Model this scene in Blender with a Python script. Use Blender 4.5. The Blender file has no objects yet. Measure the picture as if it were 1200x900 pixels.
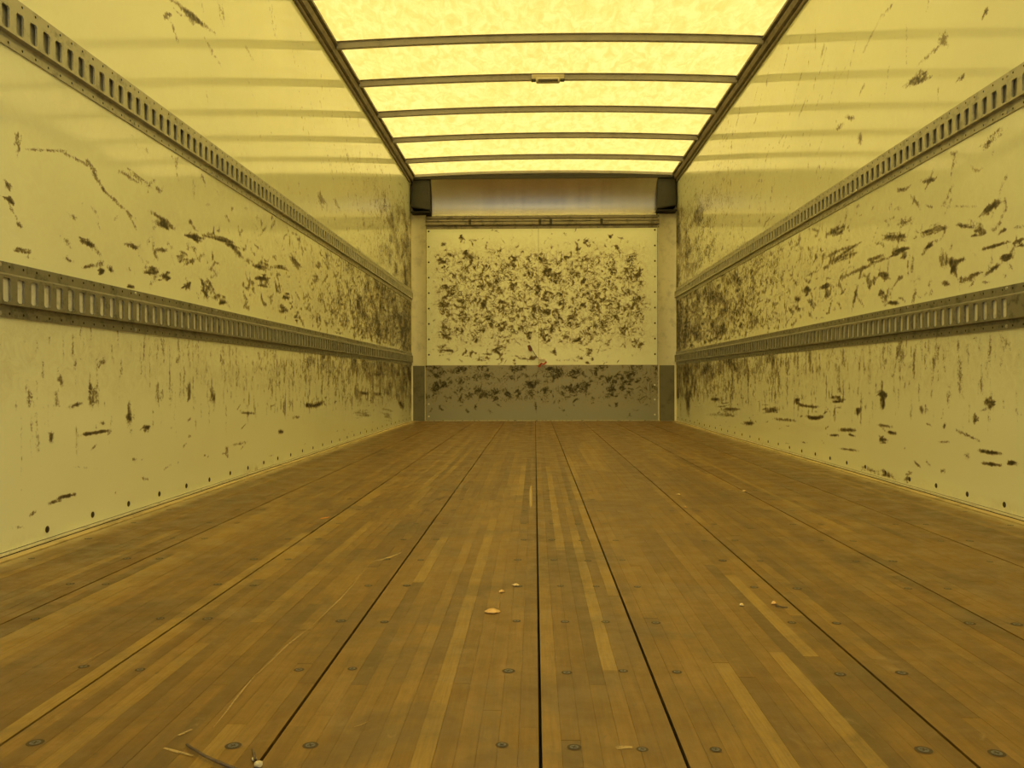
import bpy, bmesh, math, random
import numpy as np

C = bpy.context.scene.collection
scn = bpy.context.scene
random.seed(7)
RNG = np.random.default_rng(11)

# ------------------------------------------------------------------ camera
F = 980.0                                  # focal length in pixels of the 1200 px frame
YAW, PIT, ROLL, H = .0273, .0048, -.0019, .3833
XL, XR, D = -1.1507, 1.3093, 7.793         # inner faces of the side walls, face of the front wall
XC, HW = (XL + XR) / 2, (XR - XL) / 2
fw = np.array([-math.sin(YAW) * math.cos(PIT), math.cos(YAW) * math.cos(PIT), -math.sin(PIT)])
_rt = np.array([math.cos(YAW), math.sin(YAW), 0.]); _up = np.cross(_rt, fw)
rt = _rt * math.cos(ROLL) + _up * math.sin(ROLL)
up = -_rt * math.sin(ROLL) + _up * math.cos(ROLL)
from mathutils import Matrix, Vector
cd = bpy.data.cameras.new('camera'); cam = bpy.data.objects.new('camera', cd); C.objects.link(cam)
cd.sensor_width = 36; cd.sensor_fit = 'HORIZONTAL'; cd.lens = F * 36 / 1200
cd.clip_start = .02; cd.clip_end = 200
cam.matrix_world = Matrix(((rt[0], up[0], -fw[0], 0), (rt[1], up[1], -fw[1], 0), (rt[2], up[2], -fw[2], H), (0, 0, 0, 1)))
scn.camera = cam

def hit(px, py, ax, v):                    # photo pixel -> point on the plane axis = v
    d = fw + rt * (px - 600) / F + up * (450 - py) / F
    o = np.array([0, 0, H]); return o + d * (v - o[ax]) / d[ax]
def project(P):                            # points (n,3) -> photo pixels
    d = np.asarray(P) - np.array([0, 0, H]); z = np.maximum(d @ fw, .05)
    return 600 + F * (d @ rt) / z, 450 - F * (d @ up) / z
def on_floor(px, py): return hit(px, py, 2, 0.0)

# ------------------------------------------------------------------ light
wd = bpy.data.worlds.new('sky'); scn.world = wd; wd.use_nodes = True
bg = wd.node_tree.nodes['Background']
bg.inputs[0].default_value = (1.0, .95, .70, 1); bg.inputs[1].default_value = .70
sd = bpy.data.lights.new('sun', 'SUN'); sd.energy = 3.5; sd.angle = math.radians(12); sd.color = (1, .96, .9)
so = bpy.data.objects.new('sun', sd); C.objects.link(so); so.rotation_euler = (math.radians(10), math.radians(0), 0); so.location = (0, 8, 10)
vs = scn.view_settings
vs.view_transform = 'Standard'; vs.look = 'None'; vs.exposure = 0.66; vs.gamma = 1; vs.use_curve_mapping = False
cy = scn.cycles
cy.use_denoising = True
cy.max_bounces = 14; cy.diffuse_bounces = 8; cy.glossy_bounces = 5; cy.transmission_bounces = 6
cy.sample_clamp_indirect = 6

# ------------------------------------------------------------------ materials
def mat(name):
    m = bpy.data.materials.new(name); m.use_nodes = True
    nt = m.node_tree; return m, nt, nt.nodes['Principled BSDF']
class N:                                   # small node helper
    def __init__(s, nt): s.nt = nt
    def new(s, t, **kw):
        n = s.nt.nodes.new(t)
        for k, v in kw.items(): setattr(n, k, v)
        return n
    def link(s, a, b): s.nt.links.new(a, b)
    def put(s, v, sock):
        if isinstance(v, (int, float)): sock.default_value = v
        elif isinstance(v, (tuple, list)): sock.default_value = tuple(v) + ((1,) if len(v) == 3 and sock.type == 'RGBA' else ())
        else: s.link(v, sock)
    def math(s, op, a, b=None, clamp=False):
        n = s.new('ShaderNodeMath', operation=op, use_clamp=clamp); s.put(a, n.inputs[0])
        if b is not None: s.put(b, n.inputs[1])
        return n.outputs[0]
    def pos(s, sc=(1, 1, 1), obj=False, off=(0, 0, 0)):
        src = s.new('ShaderNodeTexCoord').outputs['Object'] if obj else s.new('ShaderNodeNewGeometry').outputs['Position']
        m = s.new('ShaderNodeMapping'); s.link(src, m.inputs[0]); m.inputs['Scale'].default_value = sc; m.inputs['Location'].default_value = off
        return m.outputs[0]
    def noise(s, vec, scale, detail=4, rough=.55, dist=0):
        n = s.new('ShaderNodeTexNoise'); s.put(vec, n.inputs['Vector']); n.inputs['Scale'].default_value = scale
        n.inputs['Detail'].default_value = detail; n.inputs['Roughness'].default_value = rough; n.inputs['Distortion'].default_value = dist
        return n.outputs[0]
    def ramp(s, v, a, b, lo=0., hi=1.):
        n = s.new('ShaderNodeMapRange', clamp=True); n.interpolation_type = 'SMOOTHSTEP'
        s.put(v, n.inputs[0]); s.put(a, n.inputs[1]); s.put(b, n.inputs[2]); n.inputs[3].default_value = lo; n.inputs[4].default_value = hi
        return n.outputs[0]
    def mix(s, f, a, b, op='MIX'):
        n = s.new('ShaderNodeMix', data_type='RGBA', blend_type=op); n.clamp_factor = True
        s.put(f, n.inputs[0]); s.put(a, n.inputs[6]); s.put(b, n.inputs[7]); return n.outputs[2]
    def attr(s, name): return s.new('ShaderNodeAttribute', attribute_name=name).outputs['Fac']
    def bump(s, h, strength, dist, bsdf):
        b = s.new('ShaderNodeBump'); b.inputs['Strength'].default_value = strength; b.inputs['Distance'].default_value = dist
        s.link(h, b.inputs['Height']); s.link(b.outputs[0], bsdf.inputs['Normal'])

def wall_material(name, base, scl, front=False, thin=(.27, .205, .085), dark=(.036, .027, .011)):
    m, nt, b = mat(name); n = N(nt)
    mark, grime = n.attr('mark'), n.attr('grime')
    p = n.pos()
    fine = n.noise(p, 48, 8, .78, .5)
    tex = n.noise(p, 210, 3, .7)
    nn = n.math('ADD', n.math('MULTIPLY', fine, .72), n.math('MULTIPLY', tex, .28))
    smudge = n.noise(p, scl, 10, .80, 1.2)
    ps = n.pos((1, 30, 2.4)) if not front else n.pos((30, 1, 2.4))
    streak = n.noise(ps, 2.0, 7, .78, .3)
    # rubbed marks: thin ones only show on the peaks of the texture, thick ones close up
    mv = n.math('ADD', mark, n.math('MULTIPLY', n.math('SUBTRACT', nn, .5), 3.2))
    mk = n.math('MULTIPLY', n.ramp(mv, .08, 1.10 if not front else 1.2), n.ramp(mark, .02, .20))
    # speckled grime: more of the noise shows where the grime is thicker
    th = n.math('SUBTRACT', .70, n.math('MULTIPLY', grime, .34))
    sp = n.ramp(n.math('ADD', n.math('MULTIPLY', smudge, .72), n.math('MULTIPLY', nn, .28)), th, n.math('ADD', th, .13))
    st = n.ramp(streak, n.math('ADD', th, .02), n.math('ADD', th, .26))
    tot = n.math('MAXIMUM', n.math('MULTIPLY', sp, 1.0), mk)
    tot = n.math('MAXIMUM', tot, n.math('MULTIPLY', st, .60), clamp=True)
    haze = n.math('MULTIPLY', grime, n.ramp(smudge, .34, .66, .0, .60 if not front else .85))
    clean = n.mix(n.ramp(n.noise(p, 1.3, 3), .35, .7), base, tuple(c * .95 for c in base))
    col = n.mix(haze, clean, (.40, .29, .11))
    col = n.mix(n.ramp(tot, 0., .5), col, thin)
    col = n.mix(n.ramp(tot, .25, 1.), col, dark)
    n.link(col, b.inputs['Base Color'])
    n.put(n.math('ADD', .07 if not front else .30, n.math('MULTIPLY', tot, .5)), b.inputs['Roughness'])
    b.inputs['IOR'].default_value = 1.5
    return m

FRP = wall_material('white_liner_panel', (.89, .91, .67), 24)
FRPF = wall_material('white_front_panel', (.89, .91, .67), 21, front=True)
KICK = wall_material('dirty_zinc_plate', (.30, .29, .21), 18, front=True, thin=(.13, .11, .055), dark=(.025, .02, .01))

def metal(name, col, rough=.5, metallic=.0, grime=.35, sc=20, spec=.5):
    m, nt, b = mat(name); n = N(nt); p = n.pos()
    g = n.ramp(n.noise(p, sc, 6, .7), .48, .68)
    n.link(n.mix(n.math('MULTIPLY', g, grime), col, tuple(c * .22 for c in col)), b.inputs['Base Color'])
    b.inputs['Metallic'].default_value = metallic; b.inputs['Roughness'].default_value = rough
    b.inputs['Specular IOR Level'].default_value = spec
    return m
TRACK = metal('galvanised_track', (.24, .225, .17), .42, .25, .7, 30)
TRACKU = metal('paler_galvanised_track', (.46, .44, .33), .42, .15, .5, 26)  # paler galvanised tone for the upper tracks and all bolts
TRACKBACK = metal('lit_tone_track_back', (.74, .73, .62), .6, 0, .35, 45)  # pale colour stands in for inner slot lips catching the light
BOWM = metal('zinc_roof_bow', (.34, .31, .27), .5, .1, .25, 12)
RAILM = metal('dusty_roof_rail', (.24, .20, .14), .55, .1, .5, 18)
POSTM = metal('pale_corner_post', (.78, .73, .52), .4, .1, .25, 9)
DARKM = metal('dark_steel', (.034, .030, .017), .6, .1, .4, 14)
GAP = metal('dark_gap', (.012, .009, .006), .9, 0, .1)
TRIMM = metal('pale_aluminium_edge', (.72, .68, .50), .45, .1, .3, 25)
SCREWM = metal('screw_steel', (.13, .135, .15), .4, .6, .7, 300)
RUST = metal('rusty_screw', (.055, .036, .016), .7, .2, .4, 300)
RUB = metal('scuffed_rub_rail', (.30, .26, .18), .45, .2, .7, 16)
LAMPW = metal('aged_cream_plastic', (.40, .35, .22), .4, 0, .15, 40)
LAMPD = metal('dark_lamp_lens', (.05, .035, .016), .25, 0, .2, 40)

m, nt, b = mat('brushed_header'); n = N(nt)                    # brushed stainless cove
bn = n.noise(n.pos((9, 1, .25)), 1.0, 5, .6)
n.link(n.mix(n.ramp(bn, .3, .7), (.54, .50, .43), (.60, .56, .48)), b.inputs['Base Color'])
b.inputs['Metallic'].default_value = .9; n.put(n.ramp(bn, .3, .7, .20, .25), b.inputs['Roughness'])
HEADM = m

m, nt, b = mat('translucent_roof'); n = N(nt)                   # fibreglass roof skin
p = n.pos()
fib = n.noise(n.pos((1.0, .40, 1)), 17, 8, .72, .8)
blot = n.noise(p, 2.4, 4, .6)
c1 = n.mix(n.ramp(fib, .34, .64), (.80, .615, .165), (1.0, .820, .295))
c2 = n.mix(n.ramp(blot, .45, .75, 0, .35), c1, (.85, .655, .17))
tl = n.new('ShaderNodeBsdfTranslucent'); n.link(c2, tl.inputs[0])
df = n.new('ShaderNodeBsdfDiffuse'); df.inputs[0].default_value = (.86, .79, .46, 1)
mx = n.new('ShaderNodeMixShader'); mx.inputs[0].default_value = .42
rf = n.new('ShaderNodeBsdfRefraction'); n.link(c2, rf.inputs['Color']); rf.inputs['Roughness'].default_value = .75; rf.inputs['IOR'].default_value = 1.35
m2 = n.new('ShaderNodeMixShader'); m2.inputs[0].default_value = .45   # light is scattered forwards as well as evenly
n.link(tl.outputs[0], m2.inputs[1]); n.link(rf.outputs[0], m2.inputs[2])
n.link(m2.outputs[0], mx.inputs[1]); n.link(df.outputs[0], mx.inputs[2])
n.link(mx.outputs[0], nt.nodes['Material Output'].inputs[0])
ROOF = m

def wood(name, per_object=True):
    m, nt, b = mat(name); n = N(nt); p = n.pos()
    rnd = n.new('ShaderNodeObjectInfo').outputs['Random']
    r1 = n.ramp(rnd, .0, 1.)
    off = n.new('ShaderNodeVectorMath', operation='ADD')
    n.link(n.pos((1, .05, 1)), off.inputs[0])
    cmb = n.new('ShaderNodeCombineXYZ'); n.link(n.math('MULTIPLY', rnd, 31.), cmb.inputs[1]); n.link(cmb.outputs[0], off.inputs[1])
    grain = n.noise(off.outputs[0], 260, 5, .65, .4)
    grain2 = n.noise(off.outputs[0], 60, 3, .6)
    cr = n.new('ShaderNodeValToRGB'); n.link(rnd, cr.inputs[0])
    e = cr.color_ramp.elements
    e[0].position = 0; e[0].color = (.098, .054, .010, 1); e[1].position = 1; e[1].color = (.245, .150, .031, 1)
    for pp, cc in ((.22, (.130, .068, .011)), (.6, (.155, .083, .013)), (.90, (.190, .106, .019))):
        el = e.new(pp); el.color = cc + (1,)
    col = n.mix(n.ramp(grain, .35, .68, 0, .42), cr.outputs[0], (.070, .036, .011))
    col = n.mix(n.ramp(grain2, .45, .75, 0, .30), col, (.26, .145, .036))
    # trodden dirt, grey dust and scuffs across the boards
    dirt = n.ramp(n.noise(p, 4.5, 8, .7, .6), .44, .68, 0, .70)
    col = n.mix(dirt, col, (.072, .044, .017))
    dust = n.ramp(n.noise(n.pos((1, 1, 1), off=(3, 1, 0)), 7.5, 9, .75, 1.0), .55, .76, 0, .50)
    col = n.mix(dust, col, (.25, .18, .095))
    scuff = n.ramp(n.noise(n.pos((1, .22, 1), off=(1, 4, 0)), 26, 9, .78, 1.4), .61, .73, 0, .55)
    col = n.mix(scuff, col, (.27, .20, .10))
    sx = n.new('ShaderNodeSeparateXYZ'); n.link(p, sx.inputs[0])      # dust swept up against both walls
    dw = n.math('SUBTRACT', HW, n.math('ABSOLUTE', n.math('SUBTRACT', sx.outputs[0], XC)))
    dw = n.math('ADD', dw, n.math('MULTIPLY', n.noise(n.pos((1, .3, 1)), 14, 4, .7), .05))
    col = n.mix(n.ramp(dw, .048, .115, .8, 0), col, (.40, .30, .13))
    fleck = n.ramp(n.noise(n.pos((1, .6, 1)), 90, 4, .7), .61, .72, 0, .6)
    col = n.mix(fleck, col, (.055, .036, .018))
    n.link(col, b.inputs['Base Color'])
    n.put(n.ramp(n.noise(p, 12, 5, .7), .3, .7, .30, .50), b.inputs['Roughness'])
    b.inputs['IOR'].default_value = 1.45
    n.bump(grain, .12, .001, b)
    return m
WOOD = wood('laminated_oak')
EDGE = metal('dusty_pale_wood', (.48, .37, .17), .6, 0, .55, 9)
SCUFF = metal('pale_scratch', (.30, .21, .085), .7, 0, .7, 160)
ORANGE = metal('orange_paint_smear', (.62, .22, .03), .6, 0, .5, 90)
LEAFM = metal('dry_leaf', (.55, .34, .13), .6, 0, .25, 160)
CHIPM = metal('pale_wood_chip', (.60, .44, .22), .6, 0, .25, 160)
TWIGM = metal('dark_twig', (.085, .055, .03), .7, 0, .4, 120)
STONEM = metal('pale_grit', (.45, .39, .24), .6, 0, .3, 200)
REDM = metal('red_label_paper', (.42, .06, .03), .6, 0, .5, 160)
PAPERM = metal('white_label_paper', (.75, .68, .50), .6, 0, .4, 160)
GROUND = metal('asphalt', (.10, .10, .10), .9, 0, .3, 6)

# ------------------------------------------------------------------ mesh helpers
def obj(name, me, material=None, parent=None, loc=None):
    o = bpy.data.objects.new(name, me); C.objects.link(o)
    if material is not None and not me.materials:
        for mm in (material if isinstance(material, (list, tuple)) else [material]): me.materials.append(mm)
    if parent: o.parent = parent
    if loc is not None: o.location = loc
    return o
def structure(o): o['kind'] = 'structure'; return o
def tag(o, label, cat, group=None):
    o['label'] = label; o['category'] = cat
    if group: o['group'] = group
    return o
def empty(name, loc=(0, 0, 0)):
    o = bpy.data.objects.new(name, None); C.objects.link(o); o.location = loc; o.empty_display_size = .1; return o
def pyd(name, v, f, mats=None, smooth=False):
    me = bpy.data.meshes.new(name); me.from_pydata([tuple(map(float, q)) for q in v], [], f); me.update()
    if mats: me.polygons.foreach_set('material_index', mats)
    if smooth: me.polygons.foreach_set('use_smooth', [True] * len(me.polygons))
    return me
class MB:                                 # collects boxes into ONE mesh
    def __init__(s): s.v = []; s.f = []; s.m = []
    def box(s, x0, x1, y0, y1, z0, z1, mi=0):
        k = len(s.v)
        s.v += [(x0, y0, z0), (x1, y0, z0), (x1, y1, z0), (x0, y1, z0), (x0, y0, z1), (x1, y0, z1), (x1, y1, z1), (x0, y1, z1)]
        for q in ((0, 3, 2, 1), (4, 5, 6, 7), (0, 1, 5, 4), (1, 2, 6, 5), (2, 3, 7, 6), (3, 0, 4, 7)):
            s.f.append(tuple(k + i for i in q)); s.m.append(mi)
        return s
    def face(s, pts, mi=0):
        k = len(s.v); s.v += [tuple(p) for p in pts]; s.f.append(tuple(range(k, k + len(pts)))); s.m.append(mi); return s
    def mesh(s, name): return pyd(name, s.v, s.f, s.m)
    def bevelled(s, name, w=.003, seg=2):
        me = s.mesh(name); bm = bmesh.new(); bm.from_mesh(me)
        bmesh.ops.bevel(bm, geom=list(bm.edges), offset=w, segments=seg, affect='EDGES', profile=.5)
        bm.to_mesh(me); bm.free(); return me
def extrude_profile(name, prof, y0, y1, closed=True):   # (x,z) outline run along y
    k = len(prof); v = [(x, y0, z) for x, z in prof] + [(x, y1, z) for x, z in prof]
    f = [(i, (i + 1) % k, (i + 1) % k + k, i + k) for i in range(k if closed else k - 1)]
    if closed: f += [tuple(range(k))[::-1], tuple(range(k, 2 * k))]
    me = pyd(name, v, f); fix(me); return me
def fix(me):
    bm = bmesh.new(); bm.from_mesh(me); bmesh.ops.recalc_face_normals(bm, faces=bm.faces); bm.to_mesh(me); bm.free()
def tube(name, pts, r, seg=7, taper=1.0):
    v = []; f = []; P = [Vector(p) for p in pts]; n_ = len(P)
    for i, p in enumerate(P):
        t = (P[min(i + 1, n_ - 1)] - P[max(i - 1, 0)]).normalized()
        a = t.cross(Vector((0, 0, 1)));  a = a.normalized() if a.length > 1e-4 else Vector((1, 0, 0)); bb = t.cross(a)
        rr = r * (1 + (taper - 1) * i / max(1, n_ - 1))
        for s in range(seg):
            q = p + (a * math.cos(2 * math.pi * s / seg) + bb * math.sin(2 * math.pi * s / seg)) * rr; v.append(q)
    for i in range(n_ - 1):
        for s in range(seg): f.append((i * seg + s, i * seg + (s + 1) % seg, (i + 1) * seg + (s + 1) % seg, (i + 1) * seg + s))
    f += [tuple(range(seg)), tuple(range((n_ - 1) * seg, n_ * seg))]
    me = pyd(name, v, f, smooth=True); fix(me); return me

# ------------------------------------------------------------------ grime painting on vertex grids
def stroke(acc, A, B, ca, cb, L, W, ang, s, k=0.0):
    """one rubbed mark on the surface: A,B coordinate grids, centre, half length, half width, angle, curvature"""
    c, sn = math.cos(ang), math.sin(ang)
    u = (A - ca) * c + (B - cb) * sn; v = -(A - ca) * sn + (B - cb) * c
    if k: v = v - k * u * u
    g = s * np.exp(-(u / L) ** 4 - (v / W) ** 2)
    np.maximum(acc, acc + g * (1 - acc), out=acc)
def stroke_win(acc, a, bb, ca, cb, L, W, ang, s, k=0.0):      # the same inside a window of the axis-aligned grid
    R = 1.5 * max(L, W) + abs(k) * L * L
    i0, i1 = np.searchsorted(a, (ca - R, ca + R)); j0, j1 = np.searchsorted(bb, (cb - R, cb + R))
    if i1 - i0 < 1 or j1 - j0 < 1: return
    A, B = np.meshgrid(a[i0:i1], bb[j0:j1], indexing='ij')
    sub = acc[i0:i1, j0:j1]; stroke(sub, A, B, ca, cb, L, W, ang, s, k); acc[i0:i1, j0:j1] = sub
def rub(put, R, ca, cb, L, W, ang, s, k, thin):
    """a rubbed mark = a soft smear plus a bundle of fine bristle lines; put(ca, cb, L, W, ang, s, k)"""
    if W < 2.6 * thin: put(ca, cb, L * .5, W * .5, ang, s, k); return
    put(ca, cb, L * .46, W * .46, ang, s * .36, k)
    jit = .10 if L > 1.7 * W else .55
    for _ in range(int(W / thin * 1.15) + 3):
        o, t = R.normal(0, .27) * W, R.normal(0, .20) * L
        put(ca + math.cos(ang) * t - math.sin(ang) * o, cb + math.sin(ang) * t + math.cos(ang) * o,
            L * R.uniform(.12, .42), thin * R.uniform(.35, .75), ang + R.normal(0, jit), s * R.uniform(.35, 1.0), k + R.normal(0, .35) / max(L, 1e-6))
def patch(A, B, size, seed):               # smooth random field, about 0..1
    R = np.random.default_rng(seed); f_ = np.zeros_like(A)
    for _ in range(16):
        a_ = R.uniform(0, 2 * math.pi); w_ = 2 * math.pi / (size * R.uniform(.6, 2.2))
        f_ += np.cos(A * w_ * math.cos(a_) + B * w_ * math.sin(a_) + R.uniform(0, 6.3))
    return np.clip(.5 + f_ / 9, 0, 1)
def sm(x, a, b): t = np.clip((x - a) / (b - a), 0, 1); return t * t * (3 - 2 * t)
def grid_mesh(name, P, mark, grime, flip=False):
    """P (n,m,3) -> mesh with the two stain attributes"""
    n_, m_ = P.shape[:2]; idx = np.arange(n_ * m_).reshape(n_, m_)
    q = np.stack([idx[:-1, :-1], idx[1:, :-1], idx[1:, 1:], idx[:-1, 1:]], -1).reshape(-1, 4)
    if flip: q = q[:, ::-1]
    me = bpy.data.meshes.new(name)
    me.vertices.add(n_ * m_); me.vertices.foreach_set('co', P.reshape(-1).astype(np.float32))
    me.loops.add(q.size); me.loops.foreach_set('vertex_index', q.reshape(-1).astype(np.int32))
    me.polygons.add(len(q)); me.polygons.foreach_set('loop_start', np.arange(0, q.size, 4, dtype=np.int32))
    me.update(calc_edges=True); me.validate()
    for nm, arr in (('mark', mark), ('grime', grime)):
        at = me.attributes.new(nm, 'FLOAT', 'POINT'); at.data.foreach_set('value', arr.reshape(-1).astype(np.float32))
    return me

# marks read off the photograph: pixel centre, length, width, angle (degrees, image down = +), strength, bend
LM = [(222, 16, 60, 5, 38, .75, 0), (225, 20, 26, 12, 40, .6, 0), (196, 18, 12, 9, 40, .55, 0), (205, 38, 26, 3, 72, .5, 0), (250, 62, 44, 3, 60, .4, 0),
 (258, 10, 30, 4, 70, .35, 0), (292, 62, 20, 3, 60, .35, 0), (52, 176, 44, 4, 3, .5, 0), (88, 186, 40, 4, 28, .5, 0), (115, 212, 36, 4, 58, .55, 0), (108, 196, 22, 4, 55, .5, 0),
 (163, 212, 34, 10, 38, .6, 0), (22, 165, 34, 8, 95, .45, 0), (10, 218, 16, 6, 50, .6, 0), (9, 234, 16, 7, 38, .8, 0), (23, 264, 9, 4, 45, .8, 0), (16, 250, 20, 4, 60, .4, 0),
 (140, 240, 46, 4, 42, .6, 0), (155, 260, 22, 3, 60, .5, 0), (195, 262, 22, 10, 35, 1.1, 0), (184, 252, 26, 6, 30, .5, 0), (100, 283, 26, 8, 22, .75, 0), (113, 294, 18, 5, 50, .5, 0), (155, 288, 18, 7, 20, .75, 0),
 (25, 294, 22, 6, 12, .7, 0), (34, 302, 14, 4, 10, .4, 0), (225, 278, 20, 6, 20, .9, 0), (256, 279, 34, 7, 20, .9, 0), (276, 293, 26, 5, 45, .8, .01), (177, 316, 20, 12, 5, .85, 0),
 (193, 323, 9, 11, 0, 1.1, 0), (120, 318, 8, 8, 0, 1.1, 0), (105, 312, 16, 5, -8, .7, 0), (130, 315, 10, 8, 60, .6, .03), (221, 335, 9, 12, 0, 1.0, 0), (214, 303, 14, 13, 40, .6, 0),
 (244, 338, 20, 18, 60, .6, 0), (260, 352, 10, 12, 0, .8, 0), (153, 336, 8, 4, 10, 1, 0), (190, 293, 12, 5, 5, .7, 0), (88, 255, 14, 7, 40, .3, 0), (80, 303, 16, 6, 30, .4, 0), (150, 315, 12, 5, 20, .3, 0),
 (308, 330, 16, 18, 0, .7, 0), (305, 312, 20, 10, 20, .6, 0), (328, 313, 16, 6, 10, .7, .01), (345, 308, 24, 8, 55, .6, 0), (347, 371, 6, 7, 0, 1.0, 0), (336, 347, 8, 7, 0, .9, 0), (331, 362, 10, 10, 0, .6, .02), (370, 326, 12, 8, 60, .5, 0), (376, 235, 20, 7, 62, .45, 0), (395, 240, 16, 4, 62, .4, 0),
 (476, 330, 50, 7, 88, .7, 0), (474, 395, 44, 7, 88, .8, 0), (477, 290, 30, 5, 88, .5, 0), (460, 275, 40, 8, 75, .4, 0),
 (112, 507, 30, 4, -9, 1.1, 0), (172, 503, 7, 7, 0, 1.1, 0), (60, 512, 12, 5, 90, 1.0, 0), (80, 581, 18, 4, -10, 1.0, 0), (66, 588, 12, 3, -8, .7, 0), (151, 487, 28, 5, 90, .7, 0), (108, 465, 26, 8, 88, .6, 0), (88, 475, 18, 5, -20, .7, 0), (290, 484, 14, 3, 3, .8, 0),
 (157, 540, 6, 6, 0, .5, 0), (67, 470, 24, 7, 90, .4, 0), (35, 465, 26, 8, 90, .4, 0), (25, 530, 120, 3, 90, .25, 0), (248, 462, 24, 8, 90, .5, 0), (222, 455, 24, 6, 90, .4, 0), (185, 460, 26, 8, 90, .4, 0), (280, 520, 18, 4, -12, .5, 0), (266, 530, 14, 4, 88, .6, 0), (100, 548, 30, 3, 4, .25, 0), (22, 618, 16, 3, 2, .5, 0), (120, 425, 12, 8, 120, .5, 0), (70, 445, 14, 7, 70, .5, 0),
 (370, 475, 18, 5, -15, .9, -.02), (361, 475, 5, 5, 0, .9, 0), (427, 461, 9, 4, 5, .9, -.04), (442, 462, 9, 4, 5, .7, -.04), (470, 474, 9, 5, 60, 1, 0), (329, 506, 6, 5, 0, .9, 0), (347, 489, 8, 4, 0, .6, 0), (425, 485, 20, 12, 0, .4, 0), (455, 485, 14, 12, 0, .4, 0)]
RM = [(1045, 279, 20, 11, 0, 1.0, 0), (1058, 278, 8, 10, 0, .6, 0), (1053, 294, 20, 8, -20, 1.0, 0), (1058, 300, 14, 6, -60, .7, 0), (980, 271, 16, 12, -30, .75, 0), (990, 300, 34, 14, -28, .65, 0), (985, 293, 36, 4, -22, .6, .006), (1003, 318, 40, 5, -24, .6, 0),
 (1030, 303, 22, 9, -20, .6, 0), (1118, 313, 10, 18, 0, 1.1, 0), (1122, 306, 18, 5, -20, .8, 0), (1107, 303, 10, 22, 0, .65, 0), (1150, 273, 14, 8, -15, .95, 0), (1165, 240, 26, 10, -45, .8, 0), (1160, 247, 20, 10, -60, .5, 0), (1166, 288, 30, 4, -16, 1.0, 0), (1181, 301, 16, 8, -8, 1.0, 0),
 (1163, 316, 22, 5, -38, .8, 0), (1195, 283, 14, 10, 0, .75, 0), (1130, 265, 18, 5, 10, .8, 0), (1092, 285, 16, 6, -30, .9, 0), (1085, 293, 14, 4, -50, .5, 0), (1035, 346, 11, 12, 0, .85, 0), (1047, 355, 12, 5, 5, 1.0, 0), (1019, 331, 9, 14, 0, .55, 0), (1036, 322, 12, 10, 0, .6, .03), (967, 335, 14, 7, -20, .9, 0), (934, 349, 8, 7, 0, .95, 0),
 (946, 340, 6, 8, 0, 1.1, 0), (1108, 332, 12, 8, 0, .7, 0), (1173, 272, 12, 6, -30, .7, 0), (1073, 236, 20, 4, 52, .6, .01), (1130, 242, 30, 4, 0, .4, 0), (1090, 270, 26, 12, -20, .4, 0), (1060, 260, 22, 14, -20, .35, 0), (1147, 320, 12, 4, -20, .7, 0), (1155, 331, 10, 3, 0, .7, 0), (1140, 322, 6, 5, 0, .7, 0), (1095, 270, 30, 4, -12, .5, 0), (1200, 265, 30, 4, -10, .4, 0),
 (1077, 88, 22, 14, -38, .8, 0), (1070, 95, 26, 6, -40, .5, 0), (1105, 45, 20, 14, -60, .40, 0), (1092, 62, 40, 5, -42, .45, 0), (996, 138, 10, 5, 20, .8, 0), (1155, 15, 14, 7, -70, .6, 0), (1127, 92, 14, 6, -45, .5, 0), (1010, 105, 16, 3, -65, .5, 0), (1040, 12, 20, 3, -50, .5, 0), (964, 60, 18, 3, -78, .45, 0), (1022, 40, 50, 2.5, -64, .4, 0), (1165, 160, 40, 8, -40, .4, 0), (1158, 168, 16, 5, -40, .5, 0), (1088, 212, 14, 5, -15, .8, 0), (1057, 222, 10, 5, -10, .8, 0), (985, 147, 12, 8, -30, .5, 0), (1008, 162, 5, 14, 0, .7, 0),
 (1034, 462, 12, 10, 0, 1.1, 0), (1035, 471, 4, 16, 0, 1.0, 0), (981, 467, 11, 7, 0, 1.15, 0), (955, 490, 18, 5, 0, 1.1, -.02), (945, 476, 26, 3.5, 10, .8, -.008), (934, 469, 5, 5, 0, 1, 0), (1005, 482, 5, 8, 0, 1.0, 0), (993, 504, 18, 5, 3, .8, 0), (998, 510, 8, 3, 20, 1, 0), (978, 510, 10, 3, 0, .8, 0), (1037, 499, 16, 4, 10, .7, 0), (1045, 507, 10, 4, 12, 1.0, 0), (1034, 516, 10, 9, 0, .85, 0), (1160, 470, 12, 12, 0, .8, 0), (1160, 478, 5, 26, 0, .4, 0),
 (1160, 530, 24, 5, 8, 1.0, 0), (1162, 544, 22, 4, 8, .95, 0), (1186, 543, 16, 6, 8, .7, 0), (1133, 510, 30, 3.5, 25, .7, 0), (1125, 440, 5, 44, 0, .5, 0), (1112, 465, 5, 26, 0, .5, 0), (995, 527, 22, 3, 8, .7, 0), (920, 492, 26, 4, 5, .6, 0), (1083, 479, 8, 14, 0, .5, 0), (1142, 492, 8, 10, 0, .7, 0), (1107, 499, 4, 6, 0, .6, 0), (1106, 518, 12, 3, 0, .6, 0), (1040, 556, 16, 10, 20, .6, 0), (1065, 560, 8, 10, 0, .7, 0), (1020, 550, 30, 6, 15, .5, 0), (1105, 552, 5, 5, 0, .6, 0), (1133, 535, 8, 9, 0, .5, 0),
 (903, 480, 16, 10, 0, .5, 0), (793, 340, 60, 5, 90, .7, 0), (795, 265, 44, 5, 90, .6, 0), (797, 385, 40, 5, 90, .6, 0), (806, 460, 50, 6, 88, .6, 0), (855, 482, 18, 10, 0, .6, 0), (838, 468, 9, 4, 0, .9, 0), (878, 496, 10, 5, 0, .8, 0), (845, 486, 30, 5, 0, .4, 0)]

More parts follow.
